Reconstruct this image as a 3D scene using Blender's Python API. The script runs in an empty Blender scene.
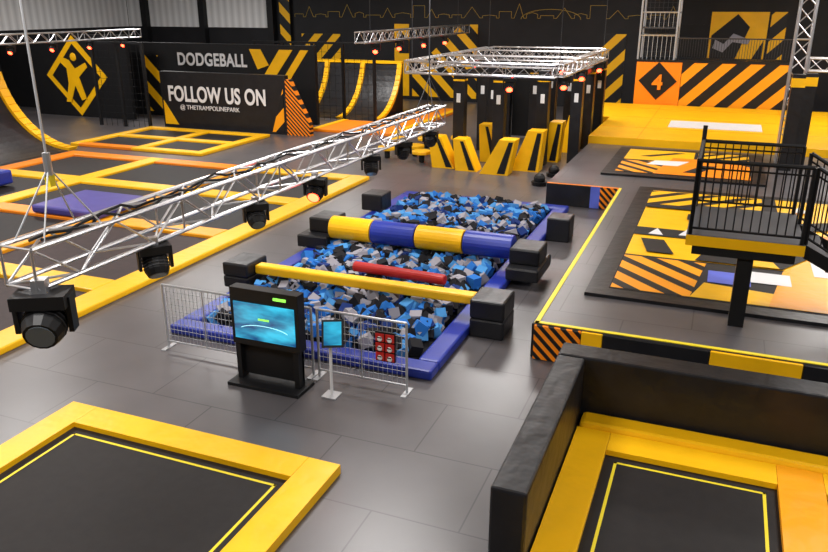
import bpy, math, random
from mathutils import Vector, Matrix, Euler
random.seed(7)
scene=bpy.context.scene
try:
    scene.view_settings.view_transform='Standard'
except Exception: pass

# ---------------------------------------------------------------- materials
M={}
def mat(name,col,rough=.5,metal=0,emis=0,ecol=None,var=.0,vscale=3,bump=0,bscale=40,spec=.5):
    m=bpy.data.materials.new(name);m.use_nodes=True
    nt=m.node_tree;b=nt.nodes['Principled BSDF']
    b.inputs['Base Color'].default_value=(*col,1)
    b.inputs['Roughness'].default_value=rough
    b.inputs['Metallic'].default_value=metal
    b.inputs['Specular IOR Level'].default_value=spec
    if emis:
        b.inputs['Emission Color'].default_value=(*(ecol or col),1)
        b.inputs['Emission Strength'].default_value=emis
    g=None
    if var or bump:
        g=nt.nodes.new('ShaderNodeNewGeometry')
    if var:
        n=nt.nodes.new('ShaderNodeTexNoise');n.inputs['Scale'].default_value=vscale;n.inputs['Detail'].default_value=4
        nt.links.new(g.outputs['Position'],n.inputs['Vector'])
        r=nt.nodes.new('ShaderNodeMapRange')
        r.inputs['From Min'].default_value=.3;r.inputs['From Max'].default_value=.7
        r.inputs['To Min'].default_value=1-var;r.inputs['To Max'].default_value=1+var
        nt.links.new(n.outputs['Fac'],r.inputs['Value'])
        mx=nt.nodes.new('ShaderNodeVectorMath');mx.operation='SCALE'
        mx.inputs[0].default_value=col
        nt.links.new(r.outputs['Result'],mx.inputs['Scale'])
        nt.links.new(mx.outputs['Vector'],b.inputs['Base Color'])
    if bump:
        n=nt.nodes.new('ShaderNodeTexNoise');n.inputs['Scale'].default_value=bscale
        nt.links.new(g.outputs['Position'],n.inputs['Vector'])
        bp=nt.nodes.new('ShaderNodeBump');bp.inputs['Strength'].default_value=bump;bp.inputs['Distance'].default_value=.02
        nt.links.new(n.outputs['Fac'],bp.inputs['Height'])
        nt.links.new(bp.outputs['Normal'],b.inputs['Normal'])
    M[name]=m
    return m
Y_=(.96,.51,.003);O_=(.95,.26,.005);K_=(.008,.008,.009)
mat('yellow',Y_,.4,var=.06,vscale=1.6,bump=.8,bscale=3.5,spec=.4)
mat('orange',O_,.4,var=.06,vscale=1.6,bump=.8,bscale=3.5,spec=.4)
mat('amber',(.96,.38,.004),.4,var=.06,vscale=1.6,bump=.8,bscale=3.5,spec=.4)
mat('black',K_,.5,var=.1,spec=.3)
mat('padblack',(.010,.010,.012),.38,var=.25,bump=.7,bscale=4,spec=.4)
mat('bed',(.012,.010,.010),.6,var=.2,vscale=8,spec=.3)
mat('bed_reflection_tint',(.032,.018,.018),.6,var=.2,vscale=8,spec=.3)  # black bed with its brownish maroon reflection put into the base colour
mat('blue',(.012,.03,.30),.4,var=.1)
mat('artblue',(.10,.14,.60),.45,var=.1)
mat('purple',(.06,.05,.26),.45,var=.1)
mat('white',(.72,.72,.73),.5)
mat('darkgrey',(.04,.04,.045),.6)
mat('charcoal',(.012,.012,.014),.6,var=.2,vscale=1,spec=.3)
mat('metal',(.62,.62,.64),.32,.85)
mat('galv',(.50,.51,.53),.4,.6)
mat('cubeblue',(.02,.15,.50),.85,spec=.2)
mat('cubelight',(.07,.28,.62),.85,spec=.2)
mat('cubedark',(.01,.03,.15),.85,spec=.2)
mat('cubegrey',(.32,.31,.35),.85,spec=.2)
mat('cubeblack',(.013,.013,.016),.85,spec=.2)
mat('red',(.45,.012,.01),.45)
mat('redglow',(1,.04,.015),.4,emis=20)
mat('lens',(.25,.3,.35),.08,.3)
mat('green',(.3,.9,.1),.4,emis=1.0)
mat('screenwhite',(.4,.9,1),.4,emis=1.0)
mat('lineyellow',(.85,.68,.02),.5)
mat('skyline',(.36,.24,.02),.5)

def hazard(name,c1,c2,scale=1.6,sign=1,axis='XZ',duty=.5):
    m=bpy.data.materials.new(name);m.use_nodes=True
    nt=m.node_tree;b=nt.nodes['Principled BSDF'];b.inputs['Roughness'].default_value=.45
    b.inputs['Specular IOR Level'].default_value=.35
    g=nt.nodes.new('ShaderNodeNewGeometry');s=nt.nodes.new('ShaderNodeSeparateXYZ')
    nt.links.new(g.outputs['Position'],s.inputs[0])
    a=nt.nodes.new('ShaderNodeMath');a.operation='MULTIPLY';a.inputs[1].default_value=sign
    nt.links.new(s.outputs[axis[1]],a.inputs[0])
    d=nt.nodes.new('ShaderNodeMath');d.operation='ADD'
    nt.links.new(s.outputs[axis[0]],d.inputs[0]);nt.links.new(a.outputs[0],d.inputs[1])
    e=nt.nodes.new('ShaderNodeMath');e.operation='MULTIPLY';e.inputs[1].default_value=scale
    nt.links.new(d.outputs[0],e.inputs[0])
    f=nt.nodes.new('ShaderNodeMath');f.operation='FRACT';nt.links.new(e.outputs[0],f.inputs[0])
    h=nt.nodes.new('ShaderNodeMath');h.operation='GREATER_THAN';h.inputs[1].default_value=duty
    nt.links.new(f.outputs[0],h.inputs[0])
    mx=nt.nodes.new('ShaderNodeMix');mx.data_type='RGBA'
    mx.inputs[6].default_value=(*c1,1);mx.inputs[7].default_value=(*c2,1)
    nt.links.new(h.outputs[0],mx.inputs[0]);nt.links.new(mx.outputs[2],b.inputs['Base Color'])
    M[name]=m
O2=(.95,.35,.005)
hazard('haz_fine',K_,O_,5.5,1)
hazard('haz_wall',K_,O2,.85,-1)
hazard('haz_wall2',K_,Y_,.8,1,duty=.55)
hazard('haz_wall3',K_,Y_,.8,-1,duty=.55)
hazard('haz_floor',K_,O2,1.5,1,'XY',duty=.42)
hazard('haz_floory',K_,Y_,1.3,-1,'XY',duty=.42)

def floor_mat():
    m=bpy.data.materials.new('floor_mats');m.use_nodes=True
    nt=m.node_tree;b=nt.nodes['Principled BSDF']
    g=nt.nodes.new('ShaderNodeNewGeometry')
    br=nt.nodes.new('ShaderNodeTexBrick')
    br.inputs['Scale'].default_value=1
    br.inputs['Brick Width'].default_value=2.0;br.inputs['Row Height'].default_value=1.25
    br.inputs['Mortar Size'].default_value=.011;br.inputs['Mortar Smooth'].default_value=.3
    br.inputs['Color1'].default_value=(.084,.077,.081,1);br.inputs['Color2'].default_value=(.098,.091,.095,1)
    br.inputs['Mortar'].default_value=(.042,.039,.041,1)
    nt.links.new(g.outputs['Position'],br.inputs['Vector'])
    n=nt.nodes.new('ShaderNodeTexNoise');n.inputs['Scale'].default_value=.9;n.inputs['Detail'].default_value=6
    nt.links.new(g.outputs['Position'],n.inputs['Vector'])
    r=nt.nodes.new('ShaderNodeMapRange');r.inputs['From Min'].default_value=.3;r.inputs['From Max'].default_value=.7
    r.inputs['To Min'].default_value=.86;r.inputs['To Max'].default_value=1.14
    nt.links.new(n.outputs['Fac'],r.inputs['Value'])
    v=nt.nodes.new('ShaderNodeVectorMath');v.operation='SCALE'
    nt.links.new(br.outputs['Color'],v.inputs[0]);nt.links.new(r.outputs['Result'],v.inputs['Scale'])
    nt.links.new(v.outputs['Vector'],b.inputs['Base Color'])
    b.inputs['Roughness'].default_value=.32
    M['floor']=m
floor_mat()
def clad_mat():
    m=bpy.data.materials.new('cladding');m.use_nodes=True
    nt=m.node_tree;b=nt.nodes['Principled BSDF'];b.inputs['Roughness'].default_value=.5
    g=nt.nodes.new('ShaderNodeNewGeometry');s=nt.nodes.new('ShaderNodeSeparateXYZ')
    nt.links.new(g.outputs['Position'],s.inputs[0])
    d=nt.nodes.new('ShaderNodeMath');d.operation='ADD'
    nt.links.new(s.outputs[0],d.inputs[0]);nt.links.new(s.outputs[1],d.inputs[1])
    f=nt.nodes.new('ShaderNodeMath');f.operation='PINGPONG';f.inputs[1].default_value=.25
    nt.links.new(d.outputs[0],f.inputs[0])
    r=nt.nodes.new('ShaderNodeMapRange');r.inputs['From Max'].default_value=.25
    r.inputs['To Min'].default_value=.6;r.inputs['To Max'].default_value=.85
    nt.links.new(f.outputs[0],r.inputs['Value']);
    c=nt.nodes.new('ShaderNodeCombineXYZ')
    for i in range(3): nt.links.new(r.outputs['Result'],c.inputs[i])
    nt.links.new(c.outputs[0],b.inputs['Base Color'])
    M['clad']=m
clad_mat()
def screen_mat():
    m=bpy.data.materials.new('lcd_screen');m.use_nodes=True
    nt=m.node_tree;b=nt.nodes['Principled BSDF'];b.inputs['Roughness'].default_value=.15
    b.inputs['Base Color'].default_value=(.01,.02,.03,1)
    g=nt.nodes.new('ShaderNodeNewGeometry')
    n=nt.nodes.new('ShaderNodeTexNoise');n.inputs['Scale'].default_value=1.6;n.inputs['Detail'].default_value=3
    mp=nt.nodes.new('ShaderNodeMapping');mp.inputs['Scale'].default_value=(1,1,2.8)
    nt.links.new(g.outputs['Position'],mp.inputs[0]);nt.links.new(mp.outputs[0],n.inputs['Vector'])
    cr=nt.nodes.new('ShaderNodeValToRGB')
    cr.color_ramp.elements[0].position=.38;cr.color_ramp.elements[0].color=(.003,.07,.20,1)
    cr.color_ramp.elements[1].position=.66;cr.color_ramp.elements[1].color=(.04,.55,.80,1)
    nt.links.new(n.outputs['Fac'],cr.inputs[0]);nt.links.new(cr.outputs[0],b.inputs['Emission Color'])
    b.inputs['Emission Strength'].default_value=1.15
    M['screen']=m
screen_mat()

# ---------------------------------------------------------------- mesh builder
class MB:
    def __init__(s): s.v=[];s.f=[];s.mi=[];s.mats=[]
    def m(s,n):
        if n not in s.mats: s.mats.append(n)
        return s.mats.index(n)
    def add(s,vs,fs,mt):
        o=len(s.v);s.v+= [tuple(p) for p in vs];i=s.m(mt)
        for f in fs: s.f.append([o+k for k in f]);s.mi.append(i)
        return s
    def box(s,x0,x1,y0,y1,z0,z1,mt,T=None,top=None,front=None):
        vs=[Vector(p) for p in((x0,y0,z0),(x1,y0,z0),(x1,y1,z0),(x0,y1,z0),(x0,y0,z1),(x1,y0,z1),(x1,y1,z1),(x0,y1,z1))]
        if T: vs=[T@p for p in vs]
        fs=[(0,3,2,1),(4,5,6,7),(0,1,5,4),(1,2,6,5),(2,3,7,6),(3,0,4,7)]
        s.add(vs,fs,mt)
        if top: s.mi[-5]=s.m(top)
        if front: s.mi[-4]=s.m(front)
        return s
    def prism(s,pts,off,mt):
        n=len(pts);a=[Vector(p) for p in pts];b=[p+Vector(off) for p in a]
        fs=[tuple(range(n))[::-1],tuple(range(n,2*n))]+[(i,(i+1)%n,n+(i+1)%n,n+i) for i in range(n)]
        return s.add(a+b,fs,mt)
    def tube(s,p,q,r,mt,n=8,r2=None):
        p=Vector(p);q=Vector(q);d=(q-p).normalized()
        u=d.orthogonal().normalized();w=d.cross(u);r2=r if r2 is None else r2
        vs=[p+r*(math.cos(2*math.pi*i/n)*u+math.sin(2*math.pi*i/n)*w) for i in range(n)]
        vs+=[q+r2*(math.cos(2*math.pi*i/n)*u+math.sin(2*math.pi*i/n)*w) for i in range(n)]
        fs=[tuple(range(n))[::-1],tuple(range(n,2*n))]+[(i,(i+1)%n,n+(i+1)%n,n+i) for i in range(n)]
        return s.add(vs,fs,mt)
    def ball(s,c,r,mt,n=12,k=7,sx=1,sy=1,sz=1):
        vs=[];fs=[]
        for j in range(k+1):
            th=math.pi*j/k
            for i in range(n):
                ph=2*math.pi*i/n
                vs.append((c[0]+sx*r*math.sin(th)*math.cos(ph),c[1]+sy*r*math.sin(th)*math.sin(ph),c[2]+sz*r*math.cos(th)))
        for j in range(k):
            for i in range(n):
                fs.append((j*n+i,(j+1)*n+i,(j+1)*n+(i+1)%n,j*n+(i+1)%n))
        return s.add(vs,fs,mt)
    def flat(s,pts,z,mt,h=.006):
        a=sum(pts[i][0]*pts[(i+1)%len(pts)][1]-pts[(i+1)%len(pts)][0]*pts[i][1] for i in range(len(pts)))
        if a<0: pts=pts[::-1]
        return s.prism([(x,y,z) for x,y in pts],(0,0,h),mt)
    def wallpoly(s,pts,y,mt,h=.03):
        a=sum(pts[i][0]*pts[(i+1)%len(pts)][1]-pts[(i+1)%len(pts)][0]*pts[i][1] for i in range(len(pts)))
        if a>0: pts=pts[::-1]
        return s.prism([(x,y,z) for x,z in pts],(0,-h,0),mt)
    def obj(s,name,bevel=0,smooth=False,seg=2,recalc=True):
        me=bpy.data.meshes.new(name);me.from_pydata(s.v,[],s.f);me.update()
        for n in s.mats: me.materials.append(M[n])
        for p,i in zip(me.polygons,s.mi): p.material_index=i
        if smooth: 
            for p in me.polygons:p.use_smooth=True
        if recalc:
            import bmesh
            bm=bmesh.new();bm.from_mesh(me);bmesh.ops.recalc_face_normals(bm,faces=bm.faces);bm.to_mesh(me);bm.free()
        o=bpy.data.objects.new(name,me);scene.collection.objects.link(o)
        if bevel:
            b=o.modifiers.new('bevel','BEVEL');b.width=bevel;b.segments=seg;b.limit_method='ANGLE';b.angle_limit=math.radians(50)
        return o

def text(body,loc,size,mt,name,parent,bold=.02,rot=(math.pi/2,0,0),sx=1,space=1):
    c=bpy.data.curves.new(name,'FONT');c.body=body;c.size=size;c.extrude=.01;c.offset=bold;c.space_character=space
    c.materials.append(M[mt]);o=bpy.data.objects.new(name,c);o.location=loc;o.rotation_euler=rot;o.scale=(sx,1,1)
    scene.collection.objects.link(o);o.parent=parent
    return o

# ---------------------------------------------------------------- room shell
X0,X1,Y0,Y1,ZC=-37,16,-3,42,7.5
MB().box(X0,X1,Y0,Y1,-.1,0,'floor').obj('floor')
MB().box(X0-.2,X1+.2,Y1,Y1+.2,0,ZC,'charcoal').obj('wall_back')
MB().box(X0,-26,Y1-.06,Y1,3.9,ZC,'clad').obj('cladding_back')
MB().box(X0-.2,X0,Y0,Y1,0,3.9,'charcoal').box(X0-.2,X0,Y0,Y1,3.9,ZC,'clad').obj('wall_left')
MB().box(X1,X1+.2,Y0,Y1,0,ZC,'charcoal').obj('wall_right')
MB().box(X0-.2,X1+.2,Y0-.2,Y0,0,ZC,'charcoal').obj('wall_front')
MB().box(X0-.2,X1+.2,Y0-.2,Y1+.2,ZC,ZC+.1,'white').obj('ceiling')
for x in (-35.5,-31,-26):
    MB().box(x-.2,x+.2,Y1-.45,Y1-.07,0,ZC,'black').obj('wall_column')

sk=MB();x=-24.5;zb=4.55
pts=[(x,zb)]
heights=[.15,.4,.1,.3,.55,.2,.1,.35,.15,.6,.25,.1]
i=0
while x<-2.5:
    h=heights[i%12]+.05*random.random();wd=.5+.5*random.random()
    if i%3==0: pts+= [(x,zb+h),(x+wd,zb+h),(x+wd,zb)]
    elif i%3==1: pts+=[(x+wd/2,zb+h+.15),(x+wd,zb)]
    else: pts+=[(x,zb+h),(x+wd*.5,zb+h*1.4),(x+wd,zb+h),(x+wd,zb)]
    x+=wd+.15;pts.append((x,zb));i+=1
for a,b in zip(pts,pts[1:]):
    if (Vector(a)-Vector(b)).length>.01: sk.tube((a[0],Y1-.02,a[1]),(b[0],Y1-.02,b[1]),.016,'skyline',4)
for k in range(16):
    t0=math.pi*k/16;t1=math.pi*(k+1)/16
    sk.tube((-9-1.6*math.cos(t0),Y1-.02,4.5+.5*math.sin(t0)),(-9-1.6*math.cos(t1),Y1-.02,4.5+.5*math.sin(t1)),.018,'skyline',4)
sk.obj('skyline_mural')
yy=Y1-.005
MB().box(-25.4,-24.7,Y1-.3,Y1-.01,0,5.6,'black',front='haz_wall2').obj('striped_column')
g=MB()
g.wallpoly([(-24.1,.1),(-21.5,.1),(-21.5,3.6),(-24.1,3.6)],yy,'haz_wall3')
g.wallpoly([(-18.0,.2),(-17.1,.2),(-17.1,4.2),(-18.0,4.2)],yy,'yellow')
g.wallpoly([(-16.9,.2),(-13,.2),(-13,4.2),(-14.0,4.2),(-16.9,1.6)],yy,'haz_wall2')
g.wallpoly([(-17.7,2.6),(-17.1,2.6),(-17.1,3.3),(-17.7,3.9)],yy-.03,'black')
g.wallpoly([(-6.2,.1),(-5.0,.1),(-5.0,3.8),(-6.2,3.8)],yy,'haz_wall3')
g.wallpoly([(-2.6,2.3),(-1.1,2.3),(-1.1,4.3),(-2.6,4.3)],yy,'black')
g.wallpoly([(-1.0,2.3),(1.6,2.3),(1.6,4.9),(-1.0,4.9)],yy,'yellow')
g.wallpoly([(-.9,2.4),(.2,2.4),(.8,4.2),(.2,4.8),(-.9,3.8)],yy-.03,'black')
g.wallpoly([(.9,2.4),(1.5,2.4),(1.5,3.6)],yy-.03,'black')
g.wallpoly([(-.8,3.2),(-.3,3.0),(.1,3.5),(.8,3.4),(.9,3.6),(.1,3.9),(-.3,3.4),(-.7,3.6)],yy-.06,'cubegrey')
g.wallpoly([(1.7,2.3),(2.4,2.3),(2.4,4.9),(1.7,4.9)],yy,'haz_wall3')
g.obj('wall_graphic_panels')

# ---------------------------------------------------------------- dodgeball partitions left
p=MB().box(-36.5,-17.2,31,31.25,0,3.5,'black')
p.wallpoly([(-20.9,.8),(-20.3,.8),(-18.3,3.3),(-19.0,3.3)],31,'yellow')
p.wallpoly([(-19.8,.8),(-19.4,.8),(-17.5,3.3),(-17.9,3.3)],31,'yellow')
p.wallpoly([(-20.6,3.3),(-20.0,3.3),(-19.6,2.6),(-20.2,2.4)],31,'yellow')
p.wallpoly([(-26.9,.2),(-25.9,.2),(-25.9,2.9),(-26.9,2.9)],31,'haz_wall2')
po=p.obj('dodgeball_wall')
text('DODGEBALL',(-24.7,30.95,2.5),.80,'white','lettering',po,.022,sx=.82,space=1.06)
q=MB().box(-23.4,-17.0,28,28.3,0,2.45,'padblack')
q.wallpoly([(-23.3,.15),(-22.6,.15),(-23.3,1.2)],28,'yellow')
q.wallpoly([(-17.7,.1),(-17.1,.1),(-17.1,1.9)],28,'haz_wall')
q.prism([(-16.99,28,.0),(-16.99,28,2.3),(-16.8,28,2.3),(-15.9,28,.5),(-15.9,28,0)],(0,.3,0),'haz_fine')
qo=q.obj('follow_us_wall')
text('FOLLOW US ON',(-23.0,27.95,1.2),.92,'white','lettering',qo,.025,sx=.72,space=1.04)
text('@ THETRAMPOLINEPARK',(-22.4,27.95,.85),.27,'white','small_lettering',qo,.0)
d=MB().box(-32.2,-26.2,29.2,29.4,0,3.9,'black')
def dia(cx,cz,r,y,mt,ob,h=.03): ob.wallpoly([(cx-r,cz),(cx,cz+r),(cx+r,cz),(cx,cz-r)],y,mt,h)
dia(-29.4,1.95,1.9,29.2,'yellow',d);dia(-29.4,1.95,1.5,29.17,'black',d)
d.wallpoly([(-30.2,.7),(-29.9,.7),(-29.5,1.5),(-29.2,.8),(-28.9,.9),(-29.2,1.9),(-28.6,2.4),(-28.7,2.6),(-29.4,2.3),(-29.7,2.7),(-30.3,2.9),(-30.4,2.7),(-29.9,2.3),(-29.9,1.6)],29.14,'yellow')
d.ball((-29.4,29.12,2.85),.2,'yellow',10,6,sy=.3)
d.obj('diamond_sign_wall')
# netting: posts, top rail and knotted mesh
def net(x0,x1,y,h,name='safety_netting',posts=2,pitch=.3):
    m=MB()
    for i in range(posts+1):
        xx=x0+(x1-x0)*i/posts;m.box(xx-.06,xx+.06,y-.06,y+.06,0,h+.1,'black')
    m.box(x0,x1,y-.05,y+.05,h,h+.1,'black')
    k=int((x1-x0)/pitch)
    for i in range(1,k): m.tube((x0+(x1-x0)*i/k,y,0),(x0+(x1-x0)*i/k,y,h),.009,'black',4)
    k=int(h/pitch)
    for i in range(1,k): m.tube((x0,y,h*i/k),(x1,y,h*i/k),.009,'black',4)
    return m.obj(name)
net(-26.5,-23.7,27.4,3.6,posts=2)
net(-21.4,-15.0,32.6,3.5,posts=4,pitch=.32)

# ---------------------------------------------------------------- curved ramps
def ramp(name,org,run,side,width,R,lanes,z0=0,deg=78,tw=.28):
    m=MB();N=14;run=Vector(run);side=Vector(side);O=Vector(org)
    prof=[(R*math.sin(t),R*(1-math.cos(t))) for t in [math.radians(deg)*i/N for i in range(N+1)]]
    P=lambda a,b,w_:O+run*a+side*w_+Vector((0,0,z0+b))
    for (a,b),(c,e) in zip(prof,prof[1:]):
        m.add([P(a,b+.02,0),P(c,e+.02,0),P(c,e+.02,width),P(a,b+.02,width)],[(0,1,2,3)],'padblack')
    for i in range(lanes+1):
        wc=width*i/lanes-tw/2
        for (a,b),(c,e) in zip(prof,prof[1:]):
            m.prism([P(a,b,wc),P(c,e,wc),P(c-.1,e+.1,wc),P(a-.08,b+.12,wc)],side*tw,'yellow')
    top=prof[-1]
    for wc in (0,width-.04):
        for (a,b),(c,e) in zip(prof,prof[1:]):
            m.prism([P(a,b,wc),P(c,e,wc),P(c,-z0,wc),P(a,-z0,wc)],side*.04,'black')
    m.prism([P(top[0],-z0,0),P(top[0]+.35,-z0,0),P(top[0]+.35,top[1]+.05,0),P(top[0],top[1]+.05,0)],side*width,'black')
    m.prism([P(top[0]-.05,top[1]+.06,-.1),P(top[0]+.35,top[1]+.06,-.1),P(top[0]+.35,top[1]+.18,-.1),P(top[0]-.05,top[1]+.18,-.1)],side*(width+.2),'yellow')
    return m.obj(name)
ramp('quarter_pipe_ramp',(-22.8,13.1,0),(-1,0,0),(0,1,0),8.8,3.4,2,tw=.4)
ramp('warped_wall_ramp',(-21.3,33.2,0),(0,1,0),(1,0,0),6.1,3.0,3,tw=.24)

# ---------------------------------------------------------------- trampoline courts
def court(name,xs,ys,zt=.12,padw=.55,colors=None,beds=None,z0=0.0,line=True):
    m=MB();k=0
    xa=xs[0][0]-padw;xb=xs[-1][1]+padw;ya=ys[0][0]-padw;yb=ys[-1][1]+padw
    edges=[xa]+[v for t in xs for v in t]+[xb]
    for i in range(0,len(edges),2):
        m.box(edges[i],edges[i+1],ya,yb,z0,z0+zt,(colors or {}).get(('c',i//2),'yellow'))
    yed=[ya]+[v for t in ys for v in t]+[yb]
    for i,(x0,x1) in enumerate(xs):
        for j in range(0,len(yed),2):
            m.box(x0+.004,x1-.004,yed[j],yed[j+1],z0,z0+zt,(colors or {}).get((i,j//2),'yellow'))
        for j,(y0,y1) in enumerate(ys):
            m.box(x0,x1,y0,y1,z0,z0+zt-.07,(beds or {}).get((i,j),'bed'))
            if line:
                l=.12;t=.035;z=z0+zt-.07
                m.box(x0+l,x1-l,y0+l,y0+l+t,z,z+.004,'lineyellow');m.box(x0+l,x1-l,y1-l-t,y1-l,z,z+.004,'lineyellow')
                m.box(x0+l,x0+l+t,y0+l,y1-l,z,z+.004,'lineyellow');m.box(x1-l-t,x1-l,y0+l,y1-l,z,z+.004,'lineyellow')
    return m.obj(name,bevel=.03)
court('foreground_trampoline',[(-7.28,-4.05)],[(1.2,6.33)],zt=.12,padw=.42)
cols={(0,1):'orange',(0,5):'orange',(1,5):'orange',(1,3):'orange',(0,2):'orange',(1,1):'orange',('c',0):'orange',('c',2):'amber',(2,3):'amber'}
court('trampoline_court',[(-21.6,-18.6),(-18.0,-14.9),(-14.3,-10.65)],[(3,6.3),(6.9,10.2),(10.8,14),(14.6,17.4),(18,20.75)],padw=.6,colors=cols,beds={(0,2):'bed_reflection_tint',(1,1):'bed_reflection_tint',(2,1):'bed_reflection_tint',(2,0):'bed_reflection_tint',(2,2):'bed_reflection_tint'},line=False)
court('dodgeball_court',[(-23.2,-20.6),(-20.2,-17.8)],[(23.0,24.8),(25.2,26.9)],padw=.4,colors={(0,0):'orange'},line=False)
m=MB().box(-14.9,-12.6,29.3,38.0,0,.12,'orange').box(-16.5,-14.95,29.3,32.3,0,.12,'orange').box(-16.55,-16.25,29.3,32.3,.12,.15,'yellow').box(-12.85,-12.55,29.3,38,.12,.15,'yellow')
m.obj('runway_mat',bevel=.03)
MB().box(-16.3,-14.15,14.0,15.9,.13,.34,'purple').obj('landing_mat',bevel=.06)
MB().box(-20.6,-19.6,14.9,16.4,.13,.55,'blue').obj('foam_block',bevel=.06)

# ---------------------------------------------------------------- foam pit
b=MB()
for (x0,x1,y0,y1) in ((-8.15,-3.45,9.3,9.65),(-8.15,-3.45,19.4,19.8),(-8.15,-7.8,9.65,19.4),(-3.8,-3.45,9.65,19.4)):
    b.box(x0,x1,y0,y1,0,.16,'blue')
b.obj('foam_pit_border',bevel=.04)
c=MB()
names=['cubeblue','cubeblue','cubelight','cubelight','cubegrey','cubegrey','cubegrey','cubeblack','cubeblack','cubeblack','cubeblack','cubedark']
c.box(-7.79,-3.81,9.66,19.39,0,.03,'cubeblack')
for i in range(1950):
    x=random.uniform(-7.68,-3.95);y=random.uniform(9.78,19.25)
    s=random.uniform(.085,.105)
    z=random.uniform(.10,.18) if random.random()<.6 else random.uniform(.18,.25)
    T=Matrix.Translation((x,y,z))@Euler((random.uniform(0,3),random.uniform(0,3),random.uniform(0,3))).to_matrix().to_4x4()
    c.box(-s,s,-s,s,-s,s,random.choice(names),T)
c.obj('foam_pit_cubes')
def block(name,boxes):
    m=MB()
    for q in boxes: m.box(*q,'padblack')
    return m.obj(name,bevel=.035)
block('beam_support_block',[(-8.35,-7.8,11.15,11.85,.165,.4),(-8.35,-7.8,11.15,11.85,.402,.66)])
block('beam_support_block',[(-3.44,-2.85,11.05,11.75,0,.33),(-3.44,-2.85,11.05,11.75,.332,.66)])
block('roller_support_block',[(-8.35,-7.62,13.9,15.1,.165,.45),(-8.2,-7.62,14.2,14.9,.452,.78)])
block('roller_support_block',[(-3.5,-2.85,13.5,14.7,.165,.42),(-3.5,-2.9,13.75,14.5,.422,.74)])
block('pit_corner_block',[(-8.4,-7.82,17.3,17.95,.165,.6)])
block('pit_corner_block',[(-3.44,-2.9,16.9,17.5,0,.56)])
MB().box(-7.79,-3.45,11.38,11.62,.42,.6,'yellow').obj('balance_beam',bevel=.04)
r=MB();seg=[(-7.61,-6.62,'yellow'),(-6.62,-5.6,'blue'),(-5.6,-4.55,'yellow'),(-4.55,-3.51,'blue')]
for x0,x1,mt in seg: r.tube((x0+.01,14.2,.62),(x1-.01,14.2,.62),.25,mt,24)
r.obj('padded_roller_beam',bevel=.02)
MB().tube((-6.2,12.4,.46),(-4.3,12.3,.46),.10,'red',16).obj('red_punch_bag',bevel=.03)

# ---------------------------------------------------------------- kiosk, tablet, fence
k=MB()
k.box(-6.17,-5.0,8.12,8.6,0,.05,'black')
k.box(-6.1,-6.02,8.3,8.46,.05,.75,'black').box(-5.15,-5.07,8.3,8.46,.05,.75,'black')
k.box(-6.1,-5.07,8.4,8.46,.1,.6,'black')
k.box(-6.12,-5.02,8.28,8.46,.62,1.48,'black')
k.box(-6.06,-5.08,8.262,8.28,.72,1.28,'screen')
# on-screen arc and logo
for i in range(14):
    a0=math.radians(20+10*i);a1=math.radians(30+10*i)
    k.tube((-5.57-.4*math.cos(a0),8.258,.86+.1*math.sin(a0)),(-5.57-.4*math.cos(a1),8.258,.86+.1*math.sin(a1)),.006,'screenwhite',4)
k.box(-5.66,-5.48,8.255,8.262,1.04,1.07,'green')
k.box(-5.4,-5.2,8.262,8.28,1.37,1.41,'green')
k.obj('info_kiosk',bevel=.01)
t=MB()
t.box(-4.72,-4.5,8.28,8.5,0,.02,'galv').tube((-4.61,8.4,.02),(-4.61,8.4,.95),.022,'white',10)
T=Matrix.Translation((-4.54,8.36,.98))@Euler((math.radians(-30),0,math.radians(25))).to_matrix().to_4x4()
t.box(-.15,.15,-.02,.02,-.19,.19,'black',T);t.box(-.12,.12,-.03,-.02,-.16,.16,'screen',T)
t.obj('tablet_stand')
def fence(x0,x1,y):
    m=MB()
    for x in (x0,x1): m.tube((x,y,0),(x,y,1.08),.02,'galv',8)
    m.tube(((x0+x1)/2,y,0.1),((x0+x1)/2,y,1.08),.012,'galv',8)
    for x in (x0,x1): m.box(x-.04,x+.04,y-.15,y+.15,0,.015,'galv')
    m.tube((x0,y,1.08),(x1,y,1.08),.02,'galv',8);m.tube((x0,y,.12),(x1,y,.12),.015,'galv',8)
    n=int((x1-x0)/.07)
    for i in range(1,n): 
        x=x0+(x1-x0)*i/n;m.tube((x,y,.12),(x,y,1.08),.004,'galv',4)
    for j in range(1,9): m.tube((x0,y,.12+j*.107),(x1,y,.12+j*.107),.004,'galv',4)
    return m.obj('mesh_barrier')
fence(-7.8,-6.3,8.85);fence(-6.22,-5.15,8.85);fence(-5.05,-3.65,8.85)
s=MB().box(-4.10,-3.80,8.79,8.82,.47,.92,'black')
for i in range(2):
    for j in range(3):
        cx=-4.025+.15*i;cz=.545+.145*j
        s.box(cx-.065,cx+.065,8.77,8.79,cz-.055,cz+.06,'red');s.ball((cx,8.765,cz-.015),.04,'white',10,6,sy=.3);s.box(cx-.03,cx+.03,8.75,8.755,cz,cz+.015,'black')
s.obj('sock_display_board')

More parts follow.
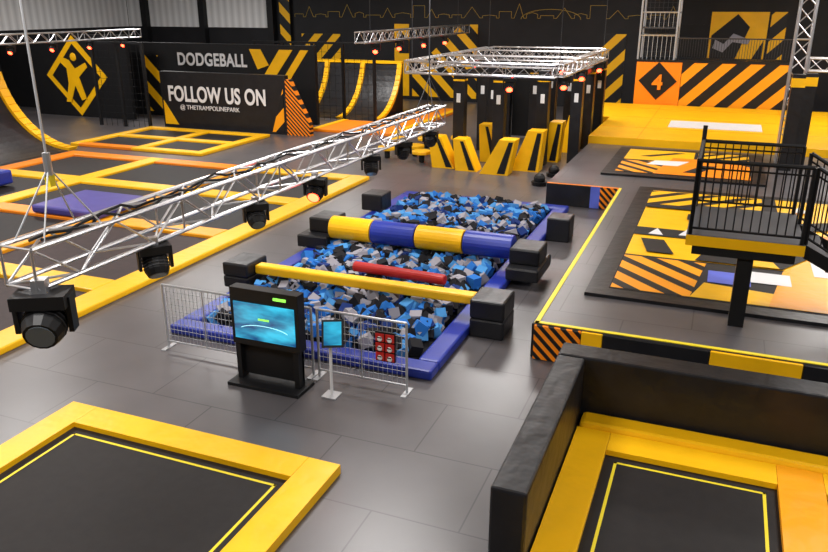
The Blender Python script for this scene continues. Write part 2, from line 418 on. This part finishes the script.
# ---------------------------------------------------------------- raised platform on the right
PX=-2.25;PY=10.65;PZ=.6
m=MB().box(PX,X1-.05,PY,27.2,0,PZ,'floor').box(-4.2,PX,20.4,27.2,0,PZ,'floor')
m.obj('raised_platform_floor')
tr=MB()
tr.box(PX-.01,PX+.06,PY-.01,20.4,PZ,PZ+.012,'lineyellow').box(PX,X1-.1,PY-.01,PY+.06,PZ,PZ+.012,'lineyellow')
tr.obj('platform_edge_line')
fa=MB()
x=PX
for wd,mt in ((.72,'haz_fine'),(.32,'yellow'),(1.5,'padblack'),(1.2,'yellow'),(2.0,'padblack'),(1.3,'yellow'),(3,'padblack')):
    fa.box(x,x+wd-.01,PY-.06,PY,0.01,PZ-.02,mt);x+=wd
fa.box(PX-.05,PX,PY,20.3,.01,PZ-.02,'padblack')
fa.obj('platform_front_padding',bevel=.012)
fb=MB().box(-4.2,-3.0,20.33,20.4,.01,PZ-.01,'padblack').box(-3.0,-2.75,20.33,20.4,.01,PZ-.01,'artblue').box(-2.75,PX-.01,20.33,20.4,.01,PZ-.01,'haz_fine')
fb.flat([(-4.2,20.35),(PX,20.35),(PX,20.45),(-4.2,20.45)],PZ,'orange')
fb.obj('platform_step_padding')

def artcourt(name,x0,x1,y0,y1,z,polys):
    m=MB().box(x0,x1,y0,y1,z,z+.06,'padblack')
    m.box(x0+.35,x1-.35,y0+.35,y1-.35,z+.06,z+.065,'bed')
    h=z+.066
    for i,(mt,pts) in enumerate(polys): m.flat(pts,h+.002*i,mt,.004)
    return m.obj(name)
R=lambda a,b,c,d:[(a,c),(b,c),(b,d),(a,d)]
polys=[
('yellow',R(-1.38,3.4,14.5,20.2)),
('haz_floor',[(-1.38,12.5),(-.1,12.5),(.1,14.4),(-1.38,14.4)]),
('yellow',[(-.1,12.5),(1.1,12.5),(1.4,13.1),(.1,13.3)]),
('amber',[(1.1,12.5),(3.4,12.5),(3.4,15.4),(2.2,15.9),(1.4,14.4)]),
('artblue',R(.15,.85,13.35,14.0)),
('white',R(.85,1.5,13.6,14.2)),
('white',R(1.9,2.6,14.3,15.6)),
('artblue',R(2.2,3.1,14.6,15.6)),
('bed',[(-1.38,15.9),(-.2,15.9),(1.2,17.2),(1.2,17.8),(-.2,16.5),(-1.38,16.5)]),
('white',[(-1.1,16.0),(-.8,16.0),(-.95,16.5)]),('white',[(-.5,16.1),(-.2,16.1),(-.35,16.6)]),
('bed',[(-.1,14.5),(.3,16.2),(1.2,15.6),(1.9,16.4),(2.2,15.9),(1.4,14.5)]),
('yellow',[(.75,14.5),(1.35,14.5),(1.1,15.4),(.9,15.0)]),
('white',[(.2,15.2),(.85,15.2),(.5,15.8)]),
('bed',[(-1.0,14.7),(-.5,14.7),(-.75,15.6),(-1.2,15.6)]),
('bed',[(1.2,17.0),(3.4,18.0),(3.4,18.7),(1.2,17.6)]),
('bed',R(-1.38,1.2,18.3,18.6)),
('bed',R(-.4,.2,17.4,17.9)),
('haz_floory',R(-1.38,1.2,18.6,20.0)),
('bed',R(1.2,1.5,16.6,20.2)),
('orange',R(2.0,2.7,16.6,17.0)),
('white',[(1.8,18.9),(2.2,18.9),(2.0,19.5)]),
]
artcourt('printed_trampoline',-1.75,3.8,12.1,20.6,PZ,polys)
polys2=[
('yellow',R(-2.65,-.6,24.4,26.2)),('haz_floor',R(-2.65,-1.2,22.4,24.2)),
('orange',[(-1.6,22.4),(1.0,22.4),(1.0,24.3),(.3,25.0),(-1.2,25)]),('white',[(-1.9,23.7),(-1.0,23.7),(-.7,24.5),(-1.7,24.4)]),
('bed',[(-2.2,25),(-1.2,25.9),(-.9,25.9),(-1.9,25)]),
('haz_floory',R(-.5,1.0,25,26.2)),('bed',[(-.8,22.8),(-.4,22.8),(.1,24),(-.3,24)])]
artcourt('printed_trampoline',-3.0,1.4,22.0,26.6,PZ,polys2)

# viewing deck
DZ=2.0
d=MB()
DX0,DX1,DY0,DY1=-.25,1.35,11.5,13.4
d.box(DX0,DX1,DY0,DY1,DZ-.16,DZ,'yellow',top='darkgrey')
d.box(.5,.72,11.62,11.84,PZ,DZ-.3,'black')
d.box(DX0+.1,DX1-.1,DY0+.04,DY1-.04,DZ-.3,DZ-.16,'black')
def rail(p,q,H=1.1):
    p=Vector(p);q=Vector(q);L=(q-p).length;n=max(2,int(L/.11))
    up=Vector((0,0,H));lo=Vector((0,0,.1))
    d.tube(p+up,q+up,.03,'black',8);d.tube(p+lo,q+lo,.02,'black',6);d.tube(p+up*.9,q+up*.9,.015,'black',6)
    for i in range(n+1):
        a=p.lerp(q,i/n);r=.03 if i in(0,n) else .010
        d.tube(a+(Vector((0,0,0)) if i in (0,n) else lo),a+up,r,'black',6)
rail((-.2,11.55,DZ),(1.3,11.55,DZ));rail((-.2,13.35,DZ),(-.2,11.55,DZ));rail((-.2,13.35,DZ),(1.3,13.35,DZ))
d.tube((-.2,13.35,DZ),(-.2,13.35,DZ+1.35),.035,'black',8)
for yv in (11.6,12.75):
    rail((1.35,yv,DZ),(3.6,yv,PZ+.1))
    d.prism([(1.35,yv-.02,DZ-.2),(3.7,yv-.02,PZ),(3.7,yv-.02,PZ+.2),(1.35,yv-.02,DZ)],(0,.04,0),'black')
for i in range(7):
    z=DZ-.2*(i+1)+.05;xx=1.35+.32*i
    if z>PZ: d.box(xx,xx+.3,11.62,12.73,z-.04,z,'darkgrey')
d.obj('viewing_deck')

# ---------------------------------------------------------------- padded enclosure lower right
e=MB()
e.box(-1.58,-1.22,5.87,8.98,0,.93,'padblack')
e.box(-1.58,4.2,9.0,9.4,0,.93,'padblack')
e.box(3.84,4.2,5.87,8.98,0,.93,'padblack')
e.obj('padded_enclosure_wall',bevel=.03)
court('enclosed_trampoline',[(-.78,1.12),(1.6,3.4)],[(3.6,8.2)],zt=.14,padw=.42,colors={('c',1):'amber'})
MB().box(-1.19,3.82,8.63,8.97,0,.2,'yellow').obj('trampoline_edge_pad',bevel=.06)

# ---------------------------------------------------------------- yellow deck at back right
a=MB()
a.box(-4.25,6,27.3,37.4,0,.85,'yellow').box(-5.2,-4.25,32.5,37.4,0,.85,'yellow')
a.box(-1.8,1.5,30.4,32.2,.85,.87,'white')
for yv in (29.9,32.8,35.8): a.box(-4.2,6,yv,yv+.04,.85,.856,'amber')
for xv in (-2.6,2.3): a.box(xv,xv+.04,27.3,37.4,.85,.856,'amber')
a.obj('yellow_trampoline_deck',bevel=.05)
o=MB()
o.box(-3.9,-1.9,37.6,39.5,0,2.75,'orange')
dia(-2.9,1.9,.85,37.6,'black',o);
o.box(-1.88,2.6,37.6,39.5,0,2.75,'orange',front='haz_wall')
o.box(-3.9,2.6,37.58,39.6,2.75,2.85,'black')
oo=o.obj('striped_jump_tower')
text('4',(-3.12,37.52,1.55),.9,'orange','numeral',oo,.03)
sc=MB()
for x in (-3.9,-2.3):
    for y in (37.8,39.2): sc.tube((x,y,2.85),(x,y,6.4),.05,'galv',8)
for z in (3.9,4.9,5.9):
    for y in (37.8,39.2): sc.tube((-3.9,y,z),(-2.3,y,z),.03,'galv',6)
    for x in (-3.9,-2.3): sc.tube((x,37.8,z),(x,39.2,z),.03,'galv',6)
sc.box(-3.9,-2.3,37.8,39.2,4.2,4.26,'darkgrey')
for i in range(9): 
    sc.tube((-3.9+i*.2,37.8,2.85),(-3.9+i*.2,37.8,3.9),.014,'galv',4)
    sc.tube((-3.9+i*.2,39.2,2.85),(-3.9+i*.2,39.2,6.4),.012,'darkgrey',4)
    sc.tube((-3.9+i*.2,37.8,4.26),(-3.9+i*.2,37.8,4.9),.012,'galv',4)
for j in range(16): sc.tube((-3.9,39.2,2.9+j*.22),(-2.3,39.2,2.9+j*.22),.01,'darkgrey',4)
sc.obj('scaffold_tower')
rl=MB()
for i in range(44): rl.tube((-2.2+i*.11,37.8,2.85),(-2.2+i*.11,37.8,3.8),.012,'darkgrey',4)
rl.tube((-2.2,37.8,3.8),(2.6,37.8,3.8),.03,'darkgrey',6)
rl.obj('tower_guard_rail')

# ---------------------------------------------------------------- trusses
def truss(m,p,q,s=.4,r=.024,step=None,up=(0,0,1)):
    p=Vector(p);q=Vector(q);d=(q-p);L=d.length;d.normalize();up=Vector(up)
    sd=d.cross(up).normalized();u2=sd.cross(d).normalized();h=s/2
    cs=[sd*h+u2*h,-sd*h+u2*h,-sd*h-u2*h,sd*h-u2*h]
    for c_ in cs: m.tube(p+c_,q+c_,r,'metal',8)
    n=max(1,round(L/(step or s*1.1)));
    for i in range(n+1):
        a=p+d*(L*i/n)
        if i%4==0 or i==n:
            for j in range(4): m.tube(a+cs[j],a+cs[(j+1)%4],r*.5,'metal',6)
        if i<n:
            b_=p+d*(L*(i+1)/n)
            for j in range(4):
                c0,c1=cs[j],cs[(j+1)%4]
                if (i+j)%2: c0,c1=c1,c0
                m.tube(a+c0,b_+c1,r*.5,'metal',6)
def cable(m,p,q,r=.012,mt='darkgrey'): m.tube(p,q,r,mt,6)
t=MB();truss(t,(-5.45,4.45,3.07),(-5.45,14.9,3.07),.36,.025,step=.5)
hk=(-5.47,4.95,3.85)
cable(t,hk,(-5.47,4.95,ZC),.012,'galv')
for dx in(-.17,.17):
    for y in (4.6,5.3): cable(t,hk,(-5.45+dx,y,3.25),.008,'galv')
t.tube((-5.47,4.95,3.78),(-5.47,4.95,3.98),.035,'metal',8)
t.box(-5.5,-5.44,4.92,4.98,3.68,3.78,'lineyellow')
hk=(-5.47,14.5,3.85);cable(t,hk,(-5.47,14.5,ZC),.014)
for dx in(-.17,.17):
    for y in (14.2,14.8): cable(t,hk,(-5.45+dx,y,3.25),.009)
for off,ph in ((0,0),(.08,2)):
    prev=None
    for i in range(59):
        y=4.6+i*.175;pz=3.27+.03*math.sin(i*1.3+ph)+.015*math.sin(i*2.9);px=-5.45+off+.08*math.sin(i*.7+ph)
        if prev: t.tube(prev,(px,y,pz),.015,'black',5)
        prev=(px,y,pz)
t.obj('lighting_truss')
t=MB();truss(t,(-13.5,28,4.0),(-13.5,41.4,4.0),.4,.03)
for y in(29,40): cable(t,(-13.5,y,4.2),(-13.5,y,ZC))
t.obj('lighting_truss')
t=MB();truss(t,(-25.2,19.5,4.0),(-25.2,29.0,4.0),.34,.026)
for y in(21,28.5): cable(t,(-25.2,y,4.2),(-25.2,y,ZC))
t.obj('lighting_truss')
t=MB();z=3.5
for a_,b_ in (((-8.7,21.2,z),(-4.3,21.2,z)),((-8.7,30,z),(-4.3,30,z)),((-8.7,21.4,z),(-8.7,29.8,z)),((-4.3,21.4,z),(-4.3,29.8,z)),((-8.5,24.4,z),(-4.5,24.4,z)),((-8.5,27.6,z),(-4.5,27.6,z))):
    truss(t,a_,b_,.33,.022)
for x in(-8.7,-4.3):
    for y in(21.6,29.6): cable(t,(x,y,z+.18),(x,y,ZC))
t.obj('ninja_truss_frame')
t=MB();truss(t,(1.98,25.9,PZ+.01),(1.98,25.9,ZC-.05),.42,.035,up=(0,1,0))
truss(t,(2.25,25.9,3.55),(6.5,25.9,3.55),.36,.03);truss(t,(6.75,25.9,PZ+.01),(6.75,25.9,ZC-.05),.42,.035,up=(0,1,0));t.obj('vertical_truss_tower')

def stage_light(x,y,z,s=1,yaw=0,tilt=35,glow='lens'):
    m=MB();T0=Matrix.Translation((x,y,z))@Matrix.Rotation(yaw,4,'Z')@Matrix.Scale(s,4)
    m.box(-.05,.05,-.05,.05,-.05,.08,'metal',T0)
    m.box(-.19,.19,-.13,.13,-.12,-.02,'black',T0)
    m.box(-.205,-.17,-.06,.06,-.32,-.05,'black',T0);m.box(.17,.205,-.06,.06,-.32,-.05,'black',T0)
    T=T0@Matrix.Translation((0,0,-.25))@Matrix.Rotation(math.radians(tilt),4,'X')
    def tb(p,q,r,mt,r2=None): m.tube(T@Vector(p),T@Vector(q),r*s,mt,14,(r2 or r)*s)
    tb((0,0,.14),(0,0,.09),.08,'black',.15);tb((0,0,.09),(0,0,-.1),.15,'black');tb((0,0,-.1),(0,0,-.17),.15,'black',.12)
    tb((0,0,-.17),(0,0,-.175),.10,glow)
    for k_ in range(4): tb((0,0,.06-.04*k_),(0,0,.05-.04*k_),.158,'darkgrey')
    return m.obj('stage_light')
for y,yaw,tl,s,g_ in ((4.5,.5,-70,1.2,'lens'),(5.95,.9,-35,.85,'lens'),(7.85,.8,-50,.78,'lens'),(9.4,.2,-60,.82,'redglow'),(11.3,.5,-30,.8,'lens'),(12.7,.9,20,.75,'lens'),(14.1,.1,30,.75,'lens')):
    stage_light(-5.29,y,2.88,s,yaw,tl,g_)
for y in (29.5,32,35,38): stage_light(-13.5,y,3.76,1,.3,-50,'redglow')
for y in (20.5,22,24,26,28): stage_light(-25.2,y,3.79,.8,.3,-50,'redglow')
for x,y in ((-4.3,22.3),(-4.3,25.2),(-4.3,28.8),(-8.7,28),(-6.4,24.4),(-5.4,27.6),(-5.6,21.2)): stage_light(x,y,3.3,.9,.3,-50,'redglow')

# ---------------------------------------------------------------- ninja columns etc.
cl=MB()
for (x,y) in ((-8.3,25),(-6.9,25),(-5.6,25.8),(-4.6,26.5),(-8.3,27.8),(-6.5,28.5),(-4.7,29.5),(-8.2,30.7),(-6.4,30.9),(-4.6,31.5),(-7.5,26.4),(-5.5,30)):
    cl.box(x-.19,x+.19,y-.19,y+.19,0,3.15,'padblack')
    cl.box(x-.195,x+.195,y-.195,y+.195,2.8,2.86,'yellow')
    cl.box(x-.07,x+.07,y-.2,y-.19,2.1,2.4,'white')
cl.box(-8.4,-4.5,30.8,31,2.6,3.1,'black').box(-8.4,-8.2,25,31,2.9,3.1,'black').box(-4.7,-4.5,26.4,31.5,2.9,3.1,'black')
cl.box(-8.5,-4.5,24.85,25.0,2.9,3.1,'black')
cl.box(-8.0,-6.2,30.9,31,.1,2.9,'black')
cl.obj('ninja_course_frame',bevel=.02)
def wedge(x,y,h,w_,lean,mt='yellow'):
    m=MB();m.prism([(x,y,0),(x+w_,y,0),(x+w_*.75+lean,y,h),(x+w_*.2+lean,y,h)],(0,.6,0),mt)
    m.prism([(x+w_*.62,y-.01,.05),(x+w_*.9,y-.01,.05),(x+w_*.68+lean,y-.01,h-.06),(x+w_*.53+lean,y-.01,h-.06)],(0,.01,0),'black')
    return m.obj('angled_step',bevel=.02)
wedge(-8.9,23.9,1.05,.8,-.3);wedge(-8.0,23.7,1.05,.75,-.25);wedge(-7.7,25.5,1.3,.7,-.2)
wedge(-7.1,23.5,1.15,.95,.45);wedge(-6.3,24.4,1.35,.95,.35);wedge(-5.9,26.3,1.4,.8,.3);wedge(-5.5,28.3,1.4,.7,.2)
for (x,y) in ((-11.0,24.9),(-10.2,25.6),(-9.55,26.4),(-11.5,26.9),(-10.4,27.3),(-9.3,28.0),(-10.9,28.6),(-9.55,24.6)):
    MB().tube((x,y,0),(x,y,.3),.1,'black',12).tube((x,y,.3),(x,y,.42),.36,'yellow',8).obj('stepping_pod',bevel=.03)
for (x,y) in ((-4.75,24.0),(-4.9,22.6)):
    MB().tube((x,y,0),(x,y,.12),.22,'black',12,.25).ball((x,y,.2),.18,'black').obj('balance_ball')
for (x,y) in ((1.95,24.7),(2.3,25.2)):
    m=MB().box(x-.17,x+.17,y-.17,y+.17,PZ,3.35,'padblack');m.box(x-.18,x+.18,y-.18,y+.18,3.0,3.25,'yellow');m.obj('padded_column')

# ---------------------------------------------------------------- lights
def area(loc,sx,sy,power,col=(1,1,1)):
    l=bpy.data.lights.new('ceiling_light','AREA');l.shape='RECTANGLE';l.size=sx;l.size_y=sy;l.energy=power;l.color=col
    o=bpy.data.objects.new('ceiling_light',l);o.location=loc;scene.collection.objects.link(o)
for x in (-28,-17,-6,5):
    for y in (3,13,23,33):
        area((x,y,ZC-.1),2.6,2.6,575,(1,.975,.95))
wd=bpy.data.worlds.new('w');scene.world=wd;wd.use_nodes=True
wd.node_tree.nodes['Background'].inputs[0].default_value=(.6,.65,.7,1);wd.node_tree.nodes['Background'].inputs[1].default_value=.3

# ---------------------------------------------------------------- camera
cam=bpy.data.cameras.new('camera');cam.sensor_width=36;cam.lens=36*756/828;cam.clip_end=200
co=bpy.data.objects.new('camera',cam);co.location=(0,0,5.2);co.rotation_euler=(math.radians(90-19.7),0,math.radians(21.8))
scene.collection.objects.link(co);scene.camera=co
